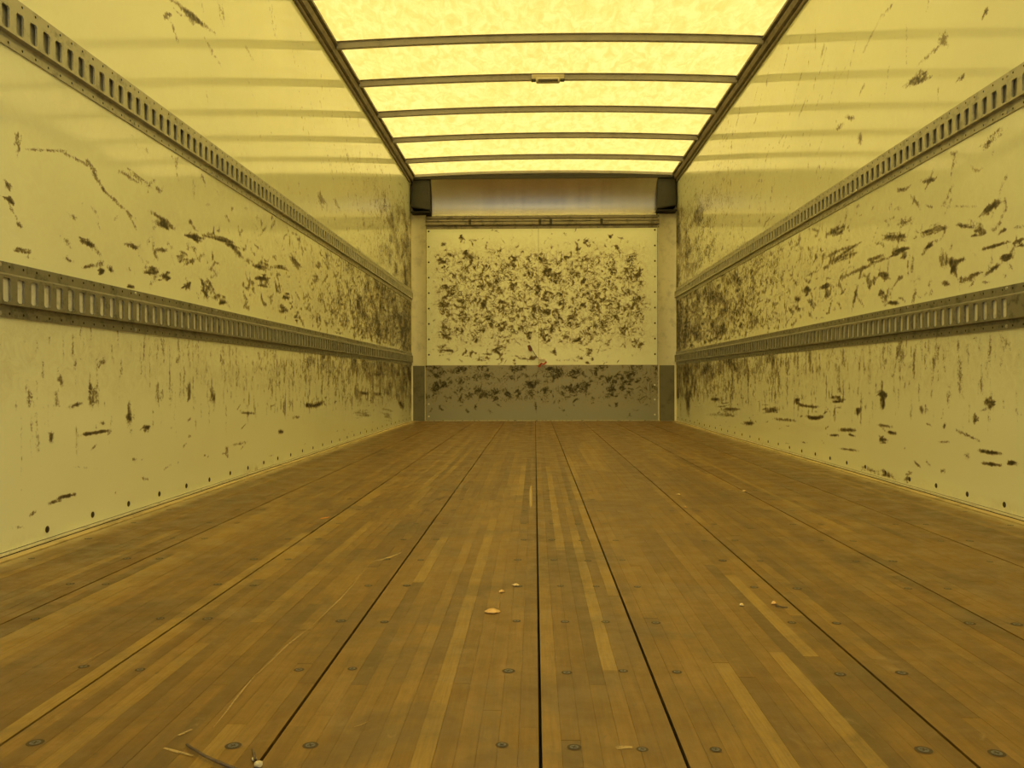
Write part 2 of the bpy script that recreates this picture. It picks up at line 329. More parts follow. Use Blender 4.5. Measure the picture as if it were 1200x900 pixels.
def paint_wall(X, marks, seed):
    R = np.random.default_rng(seed)
    ys = [-.15]
    while ys[-1] < D:
        y = ys[-1]; ys.append(y + (.045 if y < 1.45 else .0052 * (max(y, 1.7) / 1.7) ** 1.55))
    ys[-1] = D; ys = np.array(ys); zs = np.concatenate([np.arange(.0122, 1.12, .0036), np.arange(1.12, 1.7, .0062), np.arange(1.7, 2.305, .009), [2.31]])
    Y, Z = np.meshgrid(ys, zs, indexing='ij')
    mark = np.zeros_like(Y)
    P = np.stack([np.full_like(Y, X), Y, Z], -1)
    PX, PY = project(P)
    seen = (PX > -60) & (PX < 1260) & (Y > 1.2)
    for cx, cy_, L, W, a, s, k in marks:
        r = 1.2 * max(L, W) + 8
        w = seen & (abs(PX - cx) < r) & (abs(PY - cy_) < r)
        if not w.any(): continue
        sub = mark[w]; qx, qy = PX[w], PY[w]
        if W > 1.3 * L: L, W, a = W, L, a + 90
        rub(lambda ca, cb, l, w2, an, s2, k2: stroke(sub, qx, qy, ca, cb, l, w2, an, s2, k2), R, cx, cy_, L * 1.12, W, math.radians(a), s, k, 2.3)
        mark[w] = sub
    sw = lambda *a: stroke_win(mark, ys, zs, *a)
    far = lambda lo, hi, p: lo + (hi - lo) * R.random() ** p
    for _ in range(1150):                                    # rubbed marks between the tracks, thicker towards the front
        y = far(2.0, 7.75, .55); z = .66 + .44 * R.random() ** 1.2; g = (y / 7) ** 1.3
        sw(y, z, R.uniform(.012, .06) * (.5 + 1.2 * g), R.uniform(.004, .012), R.uniform(-1.5, .8), R.uniform(.20, .80) * (.50 + .70 * g), R.choice([0, 0, -8, 8, 14]))
    for _ in range(1900):                                    # drips and rubs below the lower track
        y = far(1.5, 7.75, .62); z = .505 - .28 * R.random() ** 1.6; g = y / 7
        sw(y, z, R.uniform(.012, .06), R.uniform(.0025, .006) * (.6 + 1.6 * g), 1.57 + R.normal(0, .12), R.uniform(.12, .52) * (.60 + .50 * g), 0)
    for _ in range(90):                                      # low knocks
        y = far(1.8, 7.7, .7); z = R.uniform(.05, .30)
        sw(y, z, R.uniform(.006, .035), R.uniform(.003, .006), R.uniform(-.3, .5), R.uniform(.3, .7), 0)
    for _ in range(620):                                     # light slanting rubs above the upper track
        y = far(2.4, 7.75, .5); z = 1.25 + .85 * R.random() ** 1.3; g = y / 7
        sw(y, z, R.uniform(.02, .11), R.uniform(.003, .009), -.95 + R.normal(0, .35), R.uniform(.16, .50) * (.6 + .7 * g ** 2), R.choice([0, 0, 1.5, -1.5]))
    for _ in range(160):                                     # dark band beside the front corner
        y = D - .02 - .55 * R.random() ** 2; z = R.uniform(.1, 1.9)
        sw(y, z, R.uniform(.03, .12), R.uniform(.01, .03), 1.57 + R.normal(0, .3), R.uniform(.2, .6), 0)
    g = (.12 + .66 * sm(Y, 1.8, 6.2)) * sm(Z, .62, .72) * (1 - sm(Z, 1.05, 1.5) * .75)
    g = np.maximum(g, (.38 + .36 * sm(Y, 2.0, 6.0)) * sm(Z, .24, .44) * (1 - sm(Z, .52, .60)))
    g = np.maximum(g, .62 * sm(Y, 3.2, 7.0) * sm(Z, .05, .25) * (1 - sm(Z, .6, .8)))
    g = np.maximum(g, .72 * sm(Y, 3.6, 7.0) * sm(Z, 1.1, 1.3) * (1 - sm(Z, 1.75, 2.1)))
    g = np.maximum(g, .45 * (1 - sm(Z, .02, .055)) * (.5 + .5 * np.sin(Y * 5.1 + seed) * np.sin(Y * 2.3)))
    g = np.maximum(g, .62 * sm(Y, D - .35, D - .05) * sm(Z, .2, .6) * (1 - sm(Z, 1.6, 2.0)))
    g = g * (.72 + .42 * patch(Y * .5, Z, .16, seed)) ; return P, mark, g

# ------------------------------------------------------------------ the setting: side walls
for side, X, marks, seed in (('left', XL, LM, 3), ('right', XR, RM, 5)):
    P, mark, g = paint_wall(X, marks, seed)
    w = structure(obj('wall_' + side, grid_mesh('wall_' + side, P, mark, g, flip=(side == 'right')), FRP))
    sgn = -1 if side == 'left' else 1
    mb = MB(); a, bb = sorted((X + sgn * .004, X + sgn * .045)); mb.box(a, bb, -.15, D + .05, -.02, 2.31)
    obj('core_panel', mb.mesh('core_panel'), GAP, w)
    # screws along the foot of the wall, each sunk in a rusty ring
    v = []; f = []; mi = []
    def ring(r0, h0, r1, h1, k, seg=10):
        b0 = len(v)
        for s in range(seg):
            t = 2 * math.pi * s / seg; v.append((-sgn * h0, math.cos(t) * r0, math.sin(t) * r0))
        for s in range(seg):
            t = 2 * math.pi * s / seg; v.append((-sgn * h1, math.cos(t) * r1, math.sin(t) * r1))
        for s in range(seg): f.append((b0 + s, b0 + (s + 1) % seg, b0 + seg + (s + 1) % seg, b0 + seg + s)); mi.append(k)
        return b0 + seg
    ring(.0085, .0003, .0065, .0016, 0); last = ring(.0065, .0016, .003, .0022, 0); f.append(tuple(range(last, last + 10))); mi.append(0)
    me = pyd('wall_screw', v, f, mi); fix(me); me.materials.append(RUST)
    y = 1.943 if side == 'left' else 2.369
    y -= .1968 * 7
    while y < D - .1:
        z_ = .0345 + random.uniform(-.002, .002)
        obj('screw', me, None, w, (X, y + random.uniform(-.004, .004), z_)); y += .1968
    # pale edge strip at the foot, dark lines above and below it
    mb = MB(); a, bb = sorted((X - sgn * .0055, X + sgn * .003)); mb.box(a, bb, -.15, D, .0052, .0102)
    structure(obj('baseboard_' + side, mb.mesh('baseboard_' + side), TRIMM))

# ------------------------------------------------------------------ floor: boards of glued strips
me = MB().box(XL - .05, XR + .05, -.18, D + .05, -.06, -.032).mesh('floor')
floor = structure(obj('floor', me, GAP))
seams = [-1.121, -.8412, -.5632, -.2769, .0052, .1514, .4377, .7175, .9925, 1.2785]
unit = pyd('strip', [(0, 0, 0), (1, 0, 0), (1, 1, 0), (0, 1, 0), (0, 0, 1), (1, 0, 1), (1, 1, 1), (0, 1, 1)],
           [(4, 5, 6, 7), (0, 1, 5, 4), (1, 2, 6, 5), (2, 3, 7, 6), (3, 0, 4, 7)]); unit.materials.append(WOOD)
# countersunk floor screw: dark hole ring, steel head, cross recess
v = []; f = []; mi = []
def disc(r, z, k, seg=12):
    b0 = len(v); v.extend((math.cos(2 * math.pi * s / seg) * r, math.sin(2 * math.pi * s / seg) * r, z) for s in range(seg)); f.append(tuple(range(b0, b0 + seg))); mi.append(k)
disc(.0080, .0003, 0); disc(.0050, .0006, 1)
for a in (0, 1):
    b0 = len(v); w_, l_ = .0008, .0032
    q = [(-l_, -w_), (l_, -w_), (l_, w_), (-l_, w_)]
    v.extend((x, y, .0008) if a == 0 else (-y, x, .0008) for x, y in q); f.append((b0, b0 + 1, b0 + 2, b0 + 3)); mi.append(0)
screw_me = pyd('floor_screw', v, f, mi); screw_me.materials.append(RUST); screw_me.materials.append(SCREWM)
far_screws = MB()
GAPW = .0017
for bi in range(9):
    x0, x1 = seams[bi] + GAPW, seams[bi + 1] - GAPW
    pl = obj('plank', MB().box(x0, x1, -.15, D, -.031, -.006).mesh('plank'), GAP, floor)
    ns = 13 if x1 - x0 > .2 else 7
    sw_ = (x1 - x0) / ns
    for i in range(ns):
        y = -.15 - random.uniform(0, 1.2)
        while y < D - .01:
            L = random.choice((.55, .8, 1.0, 1.2, 1.5, 1.8, 2.2)) * random.uniform(.85, 1.15)
            ya, yb = max(y, -.15), min(y + L, D)
            if D - yb < .3: yb = D
            if yb - ya > .05:
                o = obj('strip', unit, None, pl, (x0 + i * sw_ + .00012, ya + .0003, -.0060))
                o.scale = (sw_ - .00024, yb - ya - .0006, .0060 + random.uniform(-.00025, .00005))
            y = yb
    for sx in (x0 + .0355, x1 - .0355):
        for r_ in range(-3, 31):
            y = .8714 + .2262 * r_; px = sx + random.uniform(-.005, .005); py = y + random.uniform(-.006, .006)
            if y > D - .05: continue
            if r_ < 14:
                o = obj('screw', screw_me, None, pl, (px, py, 0)); o.rotation_euler.z = random.uniform(0, 1.5)
                s_ = random.uniform(.8, 1.15); o.scale = (s_, s_, 1)
            else:
                far_screws.face([(px + math.cos(t * math.pi / 4) * .006, py + math.sin(t * math.pi / 4) * .006, .0004) for t in range(8)])
o = obj('distant_screw', far_screws.mesh('distant_screw'), RUST, floor); o['kind'] = 'stuff'
for a, bb in ((XL + .004, seams[0] - .0008), (seams[-1] + .0008, XR - .004)):
    obj('edge_strip', MB().box(a, bb, -.15, D, -.02, .0028).bevelled('edge_strip', .001, 1), EDGE, floor)
# scratches and paint smears lying on the boards
def ribbon(name, pts, w, material, h=.0005):
    P = [on_floor(*p) for p in pts]; mb = MB(); pr = []
    for i, p in enumerate(P):
        q, r_ = P[max(0, i - 1)], P[min(len(P) - 1, i + 1)]
        t = np.array([r_[0] - q[0], r_[1] - q[1]]); t /= np.linalg.norm(t); nn = np.array([-t[1], t[0]])
        ww = w * (.25 + .75 * math.sin(math.pi * (i + .5) / len(P))) / 2 * random.uniform(.7, 1.3)
        pr.append(((p[0] + nn[0] * ww, p[1] + nn[1] * ww, h), (p[0] - nn[0] * ww, p[1] - nn[1] * ww, h)))
    for i in range(len(pr) - 1): mb.face([pr[i][1], pr[i + 1][1], pr[i + 1][0], pr[i][0]])
    return obj(name, mb.mesh(name), material, floor)
for pts, w_ in ((((427, 668), (412, 688), (398, 703), (382, 718), (366, 733)), .0022), (((364, 735), (350, 746), (336, 757), (318, 775), (302, 790)), .0028),
                (((299, 792), (287, 806), (276, 820), (264, 836), (250, 853)), .0022), (((121, 764), (108, 771), (96, 777), (83, 783)), .0025),
                (((310, 703), (322, 704), (334, 704)), .003), (((225, 855), (217, 859), (209, 862)), .006), (((850, 708), (860, 709), (868, 710)), .002),
                (((192, 877), (203, 880), (214, 883), (226, 886)), .005), (((415, 852), (423, 850), (431, 846)), .002), (((440, 658), (455, 654), (470, 648)), .006)):
    ribbon('scratch', pts, w_, SCUFF)
for pts, w_ in ((((622, 570), (622, 582), (622, 594)), .010), (((376, 608), (381, 607), (386, 606)), .012), (((722, 877), (731, 876), (741, 876)), .010)):
    ribbon('paint_smear', pts, w_, ORANGE if w_ > .01 else SCUFF)

# ------------------------------------------------------------------ front wall
fr = lambda px, py: hit(px, py, 1, D)
KT, PT, RT, HT = .520, 1.790, 1.908, 2.232        # kick plate top, panel top, rub rail top, header top
PXL, PXS, PXR = -1.009, .036, 1.135               # panel edges and the seam between the panels
wf = structure(obj('wall_front', MB().box(XL - .05, XR + .05, D, D + .06, -.02, 2.33).mesh('wall_front'), GAP))

def paint_front(x0, x1, z0, z1, y, nrand, marks, kick=False, seed=1):
    R = np.random.default_rng(seed)
    xs = np.linspace(x0, x1, int((x1 - x0) / .006) + 2); zs = np.linspace(z0, z1, int((z1 - z0) / .006) + 2)
    A, B = np.meshgrid(xs, zs, indexing='ij'); mark = np.zeros_like(A)
    for _ in range(nrand):
        x = R.uniform(x0, x1); z = z0 + (z1 - z0) * (R.beta(1.7, 1.9) if not kick else R.beta(2.2, 1.5))
        core = R.random() < .25
        stroke_win(mark, xs, zs, x, z, R.uniform(.010, .045), R.uniform(.004, .012) if not core else R.uniform(.009, .020), R.uniform(0, 3.14), R.uniform(.15, .62) if not core else R.uniform(.35, .80), R.choice([0, 0, 9, -9, 16]))
    for px, py, L, W, a, s in marks:
        c = fr(px, py)
        if W > 1.3 * L: L, W, a = W, L, a + 90
        rub(lambda *q: stroke_win(mark, xs, zs, *q), R, c[0], c[2], L / 125, W / 125, -math.radians(a), s * .95, 0, .012)
    e = sm(A, PXL + .01, PXL + .16) * (1 - sm(A, PXR - .18, PXR - .01))
    if kick: g = .66 * sm(B, .04, .24) * (.75 + .4 * patch(A, B, .12, 9))
    else: g = (.60 * sm(B, KT + .0, KT + .32) * (1 - sm(B, PT - .30, PT - .01)) + .06) * (.30 + .70 * e) * (.80 + .32 * patch(A, B, .11, 4))
    mark *= (.25 + .75 * e) if not kick else 1
    return grid_mesh('panel', np.stack([A, np.full_like(A, y), B], -1), mark, g)
FM = [(529, 300, 9, 5, 40, 1.1), (522, 336, 9, 8, 0, 1.0), (522, 355, 14, 13, 60, .8), (642, 317, 8, 8, 0, 1.1), (651, 325, 4, 8, 0, .9), (683, 330, 12, 6, -60, 1.0), (706, 352, 8, 5, 0, 1.0), (669, 372, 10, 8, 10, 1.1), (676, 398, 9, 5, -15, 1.2), (683, 358, 8, 4, -40, 1.0),
      (587, 386, 6, 5, 0, 1.1), (723, 291, 4, 8, 0, 1.1), (747, 320, 10, 13, 0, .9), (688, 284, 8, 8, 0, .8), (601, 306, 10, 12, 30, .8), (631, 336, 10, 14, 0, .9), (583, 411, 18, 12, 0, .8), (746, 402, 12, 14, -50, .8), (640, 366, 9, 6, 0, 1.0), (515, 303, 10, 12, 0, .8), (541, 280, 8, 8, -50, .9), (545, 296, 8, 4, -35, .9),
      (553, 306, 5, 5, 0, 1.0), (564, 335, 6, 5, -40, 1.0), (573, 333, 10, 7, 0, .7), (664, 303, 8, 7, 0, .9), (685, 304, 8, 12, 30, .7), (621, 392, 8, 10, -40, .9), (521, 394, 7, 6, 0, .9), (567, 356, 8, 10, 0, .8), (625, 363, 6, 10, 0, .9), (585, 362, 8, 10, -40, .8), (520, 410, 20, 11, 0, .6), (716, 277, 5, 4, 0, 1), (725, 358, 3, 10, 0, .9), (590, 360, 5, 12, 0, .6), (691, 413, 10, 12, 0, .6), (646, 389, 12, 10, 0, .6), (616, 420, 26, 4, 0, .5), (565, 422, 30, 4, 0, .45), (660, 422, 20, 3, 0, .4)]
KM = [(502 + 10, 440, 12, 9, 0, .8), (519, 452, 7, 8, 0, .9), (540, 447, 5, 10, 30, 1.2), (545, 434, 6, 6, 0, .8), (565, 460, 8, 18, 20, .8), (594, 461, 8, 7, 0, 1.1), (606, 459, 6, 6, -40, 1.1), (602, 434, 7, 6, 0, .9), (572, 433, 5, 6, 0, .8), (628, 474, 4, 14, 0, .5), (673, 438, 8, 10, 0, 1.2), (659, 461, 9, 6, 0, .9), (716, 457, 11, 5, -8, 1.2), (729, 453, 9, 7, 0, 1.1), (698, 437, 4, 9, 0, .9), (748, 445, 10, 8, 0, .8), (670, 458, 6, 8, 0, .9), (738, 459, 10, 9, 0, .8), (580, 466, 8, 8, -40, .9), (558, 478, 6, 6, 0, .6), (540, 470, 10, 10, 0, .5), (645, 432, 14, 6, 0, .9), (620, 452, 14, 5, 0, .6), (722, 474, 5, 6, 0, .8)]
yp = D - .012
for a, bb, sd_ in ((PXL, PXS - .0012, 21), (PXS + .0012, PXR, 22)):
    pa = obj('panel', paint_front(a, bb, KT + .004, PT, yp, 620, FM, seed=sd_), FRPF, wf)
    obj('panel_edge', MB().box(a, bb, yp + .001, D - .001, KT, PT).mesh('panel_edge'), POSTM, pa)
# screws down both outer edges of the panels
v = []; f = []; mi = []
for r, h in ((.0085, .0004), (.007, .003), (.003, .004)):
    for s in range(10): t = 2 * math.pi * s / 10; v.append((math.cos(t) * r, -h, math.sin(t) * r))
for k in range(2):
    for s in range(10): f.append((k * 10 + s, k * 10 + (s + 1) % 10, k * 10 + 10 + (s + 1) % 10, k * 10 + 10 + s))
f.append(tuple(range(20, 30)))
psme = pyd('panel_screw', v, f); fix(psme); psme.materials.append(RUST)
for i in range(9):
    for x in (PXL + .022, PXR - .022): obj('screw', psme, None, wf, (x, yp, 1.770 - i * .1437))
# kick plate with its side returns
kp = obj('kick_plate', paint_front(PXL - .012, PXR + .006, .012, KT, D - .016, 200, KM, True, 33), KICK, wf)
obj('plate_edge', MB().box(PXL - .012, PXR + .006, D - .0155, D - .001, .004, KT).mesh('plate_edge'), KICK, kp)
for a, bb in ((XL + .012, PXL - .016), (PXR + .010, XR - .006)):
    obj('kick_plate_return', MB().box(a, bb, D - .010, D - .001, .004, KT - .003).mesh('kick_plate_return'), DARKM if False else metal('zinc_return', (.19, .175, .105), .5, .2, .4, 8), wf)
for x in (PXL - .014, PXR + .008):
    obj('edge_bead', MB().box(x - .004, x + .003, D - .022, D - .001, .006, KT).bevelled('edge_bead', .002, 1), TRIMM, wf)
obj('sill_bead', MB().box(PXL - .01, PXR + .01, D - .024, D - .002, .001, .010).mesh('sill_bead'), metal('crusted_sealant', (.48, .44, .30), .7, 0, .9, 30), wf)
for x, zs in ((PXR - .025, (.06, .20, .335)), (PXL + .02, (.045, .16))):
    for z in zs:
        o = obj('screw', psme.copy(), None, wf, (x, D - .016, z)); o.data.materials.clear(); o.data.materials.append(TRIMM)
# corner posts (slightly hollow-faced sheet posts)
for a, bb, s in ((XL, PXL - .003, -1), (PXR + .003, XR, 1)):
    k = 7; pr = []
    for i in range(k):
        t = i / (k - 1); pr.append((a + (bb - a) * t, D - .003 - .012 * abs(2 * t - 1) ** 3))
    v = [(x, y, .0) for x, y in pr] + [(x, y, 2.24) for x, y in pr] + [(x, D, 0) for x, y in pr] + [(x, D, 2.24) for x, y in pr]
    f = [(i, i + 1, k + i + 1, k + i) for i in range(k - 1)] + [(2 * k + i + 1, 2 * k + i, 3 * k + i, 3 * k + i + 1) for i in range(k - 1)]
    me = pyd('post', v, f, smooth=True); obj('post', me, POSTM, wf)
# rub rail: three stepped lips with dark grooves between
prof = [(0, PT + .002), (.014, PT + .002), (.014, PT + .020), (.004, PT + .022), (.004, PT + .030), (.030, PT + .032), (.034, PT + .040), (.034, PT + .058), (.020, PT + .062),
        (.020, PT + .068), (.032, PT + .070), (.032, PT + .084), (.006, PT + .088), (.006, PT + .098), (.020, PT + .100), (.020, RT), (0, RT)]
k = len(prof); xa, xb = -1.015, 1.151
v = [(xa, D - d, z) for d, z in prof] + [(xb, D - d, z) for d, z in prof]
f = [(i, (i + 1) % k, (i + 1) % k + k, i + k) for i in range(k)] + [tuple(range(k)), tuple(range(k, 2 * k))]
me = pyd('rub_rail', v, f); fix(me); rr = obj('rub_rail', me, RUB, wf)
for x in (-.60, .05, .15, .62):
    obj('rail_joint', MB().box(x - .012, x + .012, D - .036, D - .030, PT + .034, PT + .084).mesh('rail_joint'), DARKM, rr)
# brushed cove panel under the roof
k = 16; v = []; xa, xb = -.955, 1.125
d = 0.0
for i in range(k + 1):
    t = i / k; z = RT + (HT - RT) * t
    if i: d += (HT - RT) / k * math.tan(math.radians(31 * t ** 1.25))
    v += [(xa, D - .022 - d, z), (xb, D - .022 - d, z)]
dh = d + .022
f = [(2 * i, 2 * i + 1, 2 * i + 3, 2 * i + 2) for i in range(k)]
obj('header_panel', pyd('header_panel', v, f, smooth=True), HEADM, wf)
obj('header_flange', MB().box(xa, xb, D - .026, D - .001, RT + .001, RT + .014).mesh('header_flange'), TRIMM, wf)
obj('header_beam', MB().box(XL + .02, XR - .02, D - dh - .012, D - .001, HT - .002, 2.262).mesh('header_beam'), DARKM, wf)
# dark corner brackets with slanted feet
for s in (-1, 1):
    a, bb = (-1.132, -.962) if s < 0 else (1.122, 1.292)
    ins, outs = (bb, a) if s < 0 else (a, bb)
    y1, y0 = D - .005, D - .13
    zt, zi, zo = 2.245, 1.945, 1.975
    v = [(outs, y0, zo), (ins, y0, zi), (ins, y1, zi - .015), (outs, y1, zo - .015), (outs, y0 + .03, zt), (ins, y0 + .03, zt), (ins, y1, zt), (outs, y1, zt)]
    f = [(0, 1, 2, 3), (4, 5, 6, 7), (0, 1, 5, 4), (1, 2, 6, 5), (2, 3, 7, 6), (3, 0, 4, 7)]
    me = pyd('corner_bracket', v, f); fix(me)
    bm = bmesh.new(); bm.from_mesh(me); bmesh.ops.bevel(bm, geom=list(bm.edges), offset=.008, segments=2, affect='EDGES'); bm.to_mesh(me); bm.free()
    cb = obj('corner_bracket', me, DARKM, wf)
    obj('foot_lip', MB().box(min(a, bb) - .004, max(a, bb) + .004, y0 - .004, y1, zi - .024, zi - .010).mesh('foot_lip'), GAP, cb)

# ------------------------------------------------------------------ roof: translucent skin, side rails, bows
ZE, ZCROWN = 2.272, 2.303
def roof_z(x): return ZCROWN - (ZCROWN - ZE) * ((x - XC) / HW) ** 2
nx, ny = 25, 40
v = []; f = []
for j in range(ny):
    for i in range(nx):
        x = XL - .03 + (2 * HW + .06) * i / (nx - 1); v.append((x, -.15 + (D + .20) * j / (ny - 1), roof_z(x)))
for j in range(ny - 1):
    for i in range(nx - 1): a = j * nx + i; f.append((a, a + nx, a + nx + 1, a + 1))
structure(obj('ceiling', pyd('ceiling', v, f, smooth=True), ROOF))
for k_, (X, s) in enumerate(((XL, 1), (XR, -1))):
    pr = [(0, 2.196), (.012, 2.196), (.016, 2.202), (.016, 2.207), (.006, 2.210), (.006, 2.214), (.030, 2.218), (.040, 2.240), (.040, 2.244), (.022, 2.246), (.022, 2.252), (.054, 2.255), (.054, 2.269), (0, 2.269)]
    structure(obj('trim_%d' % (k_ + 1), extrude_profile('roof_rail', [(X + s * d_, z) for d_, z in pr], -.15, D - .02), RAILM))
ords = ['nearest the front header', 'second from the front header', 'third from the front header', 'fourth from the front header', 'fifth from the front header', 'sixth from the front header']
bow_y = [7.140, 6.522, 5.890, 5.272, 4.668, 4.055, 3.44, 2.82, 2.20, 1.58, .96, .34]
def bow_mesh(h=.036, wb=.024, wt=.030, fl=.016):
    v = []; f = []; n_ = 22
    prof = [(-wt / 2 - fl, .0), (-wt / 2 - fl, -.002), (-wt / 2, -.002), (-wb / 2, -h + .003), (-wb / 2 + .003, -h), (wb / 2 - .003, -h), (wb / 2, -h + .003), (wt / 2, -.002), (wt / 2 + fl, -.002), (wt / 2 + fl, 0)]
    k = len(prof)
    for i in range(n_ + 1):
        x = XL + .045 + (2 * HW - .090) * i / n_
        for a, z in prof: v.append((x, a, roof_z(x) - .0015 + z))
    for i in range(n_):
        for q in range(k): f.append((i * k + q, i * k + (q + 1) % k, (i + 1) * k + (q + 1) % k, (i + 1) * k + q))
    f += [tuple(range(k)), tuple(range(n_ * k, n_ * k + k))]
    me = pyd('roof_bow', v, f); fix(me); return me
bme = bow_mesh()
for i, y in enumerate(bow_y):
    o = obj('roof_bow', bme, BOWM, None, (0, y, 0))
    tag(o, 'thin grey steel bow arching under the yellow roof, ' + (ords[i] if i < 6 else ['seventh', 'eighth', 'ninth', 'tenth', 'eleventh', 'twelfth'][i - 6] + ' from the front header'), 'roof bow', 'steel bows under the roof skin')
# front edge bow closing the roof against the header
v = []; f = []
for i in range(23):
    x = XL + .02 + (2 * HW - .04) * i / 22; z = roof_z(x) - .002
    yf = D - dh - .020
    v += [(x, yf, z), (x, yf, z - .022), (x, yf + .02, z - .034), (x, D, z - .034), (x, D, z)]
for i in range(22):
    for q in range(5): f.append((i * 5 + q, i * 5 + (q + 1) % 5, i * 5 + 5 + (q + 1) % 5, i * 5 + 5 + q))
me = pyd('front_edge', v, f); fix(me); structure(obj('trim_3', me, BOWM))

# small lamp screwed to the fourth bow
c = hit(642, 91, 1, 5.272)
lt = empty('ceiling_lamp', (c[0], 5.272, roof_z(c[0]) - .04))
obj('mounting_plate', MB().box(-.102, .102, -.036, -.022, -.004, .030).bevelled('mounting_plate', .003), LAMPW, lt)
me = MB().box(-.075, .075, -.052, -.020, -.026, .006).bevelled('housing', .009, 2); hs = obj('housing', me, LAMPW, lt)
obj('lens', MB().box(-.062, .062, -.056, -.046, -.021, -.004).bevelled('lens', .004, 2), LAMPD, hs)
for x in (-.09, .09): obj('end_clip', MB().box(x - .014, x + .014, -.040, -.018, -.014, .002).bevelled('end_clip', .003, 1), DARKM, lt)
tag(lt, 'small cream roof lamp screwed to a grey steel bow', 'lamp')

# ------------------------------------------------------------------ cargo tracks
PITCH = .0500
def track(X, s, z0, z1, first, label, skip=(), face=None):
    """slotted rail on the wall plane X; s = +1 left wall, -1 right wall"""
    hgt = z1 - z0
    root = empty('cargo_track', (X + s * .0006, 0, z0))
    fl, bl = .0040, .0150                         # flange and bulge offsets
    zA, zB, zC, zD = .0145, .0270, hgt - .030, hgt - .024
    zE, zF = .0325, hgt - .0360                    # slot foot and head
    T = lambda d_, y, z: (s * d_, y, z)
    y0, y1 = -.15, D - .012
    mb = MB()
    def strip_(d0, za, d1, zb, ya=y0, yb=y1): mb.face([T(d0, ya, za), T(d0, yb, za), T(d1, yb, zb), T(d1, ya, zb)])
    strip_(.0, 0, fl, 0); strip_(fl, 0, fl, zA); strip_(fl, zA, .0012, zA + .0005); strip_(.0012, zA + .0005, .0012, zB - .001); strip_(.0012, zB - .001, bl, zB); strip_(bl, zB, bl, zE - .004)
    strip_(bl, zF + .004, bl, zC); strip_(bl, zC, fl, zD); strip_(fl, zD, fl, hgt); strip_(fl, hgt, 0, hgt)
    n_ = int((y1 - y0) / PITCH)
    k0 = math.ceil((y0 - first) / PITCH); yprev = y0
    k = k0
    zlo, zhi = zE - .004, zF + .004
    while True:
        yc = first + k * PITCH; a, bb = yc - .0135, yc + .0135
        if bb + .006 > y1: break
        if a - .006 < y0 or k in skip: k += 1; continue
        ca, cb_ = yc - .0190, yc + .0190
        strip_(bl, zlo, bl, zhi, yprev, ca)
        ch = .0045
        hole = [(a + ch, zE), (bb - ch, zE), (bb, zE + ch), (bb, zF - ch), (bb - ch, zF), (a + ch, zF), (a, zF - ch), (a, zE + ch)]
        cor = [(ca, zlo), (cb_, zlo), (cb_, zhi), (ca, zhi)]
        q = lambda *pts: mb.face([T(bl, *p) for p in pts])
        q(cor[0], cor[1], hole[1], hole[0]); q(cor[1], hole[2], hole[1]); q(cor[1], cor[2], hole[3], hole[2]); q(cor[2], hole[4], hole[3])
        q(cor[2], cor[3], hole[5], hole[4]); q(cor[3], hole[6], hole[5]); q(cor[3], cor[0], hole[7], hole[6]); q(cor[0], hole[0], hole[7])
        for i in range(8):
            p, r_ = hole[i], hole[(i + 1) % 8]
            mb.face([T(bl, *p), T(bl, *r_), T(bl - .005, *r_), T(bl - .005, *p)])
        yprev = cb_; k += 1
    strip_(bl, zlo, bl, zhi, yprev, y1)
    me = mb.mesh('slotted_face'); obj('slotted_face', me, face or TRACK, root)
    dk = .0040 if face else .0085
    a, bb = sorted((s * (dk - .003), s * dk))
    obj('back_strip', MB().box(a, bb, y0, y1, zB, zC).mesh('back_strip'), face or TRACKBACK, root)
    holes = MB(); k = k0
    while first + k * PITCH < y1 - .02:
        yc = first + (k + .5) * PITCH
        for z in (.0085, hgt - .010):
            holes.face([T(fl + .0004, yc + math.cos(t * math.pi / 3) * .0033, z + math.sin(t * math.pi / 3) * .0033) for t in range(6)])
        k += 1
    o = obj('nail_hole', holes.mesh('nail_hole'), GAP, root); o['kind'] = 'stuff'
    v = []; f = []
    for r, h in ((.0052, .0), (.0046, .0022), (.002, .0032)):
        for q in range(8): v.append((s * h, math.cos(q * math.pi / 4) * r, math.sin(q * math.pi / 4) * r))
    for g in range(2):
        for q in range(8): f.append((g * 8 + q, g * 8 + (q + 1) % 8, g * 8 + 8 + (q + 1) % 8, g * 8 + 8 + q))
    f.append(tuple(range(16, 24)))
    bm_ = pyd('bolt', v, f); fix(bm_); bm_.materials.append(TRACKU)
    y = 2.372 if s > 0 else 2.349
    for z in (.008, hgt - .008):
        yy = y - 2.44
        while yy < y1 - .1:
            if yy > y0 + .05: obj('bolt', bm_, None, root, T(fl, yy, z))
            yy += .61
    return tag(root, label, 'cargo track', 'slotted cargo tracks on the side walls')
LZ = (.5213, .6417); UZ = (1.1126, 1.2289)
f0 = 1.8207
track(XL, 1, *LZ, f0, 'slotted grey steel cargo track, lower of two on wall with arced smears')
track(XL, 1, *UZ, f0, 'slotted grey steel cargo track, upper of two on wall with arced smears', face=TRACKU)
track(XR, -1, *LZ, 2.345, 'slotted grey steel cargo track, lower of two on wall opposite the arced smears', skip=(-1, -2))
track(XR, -1, *UZ, 2.345, 'slotted grey steel cargo track, upper of two on wall opposite the arced smears', face=TRACKU)

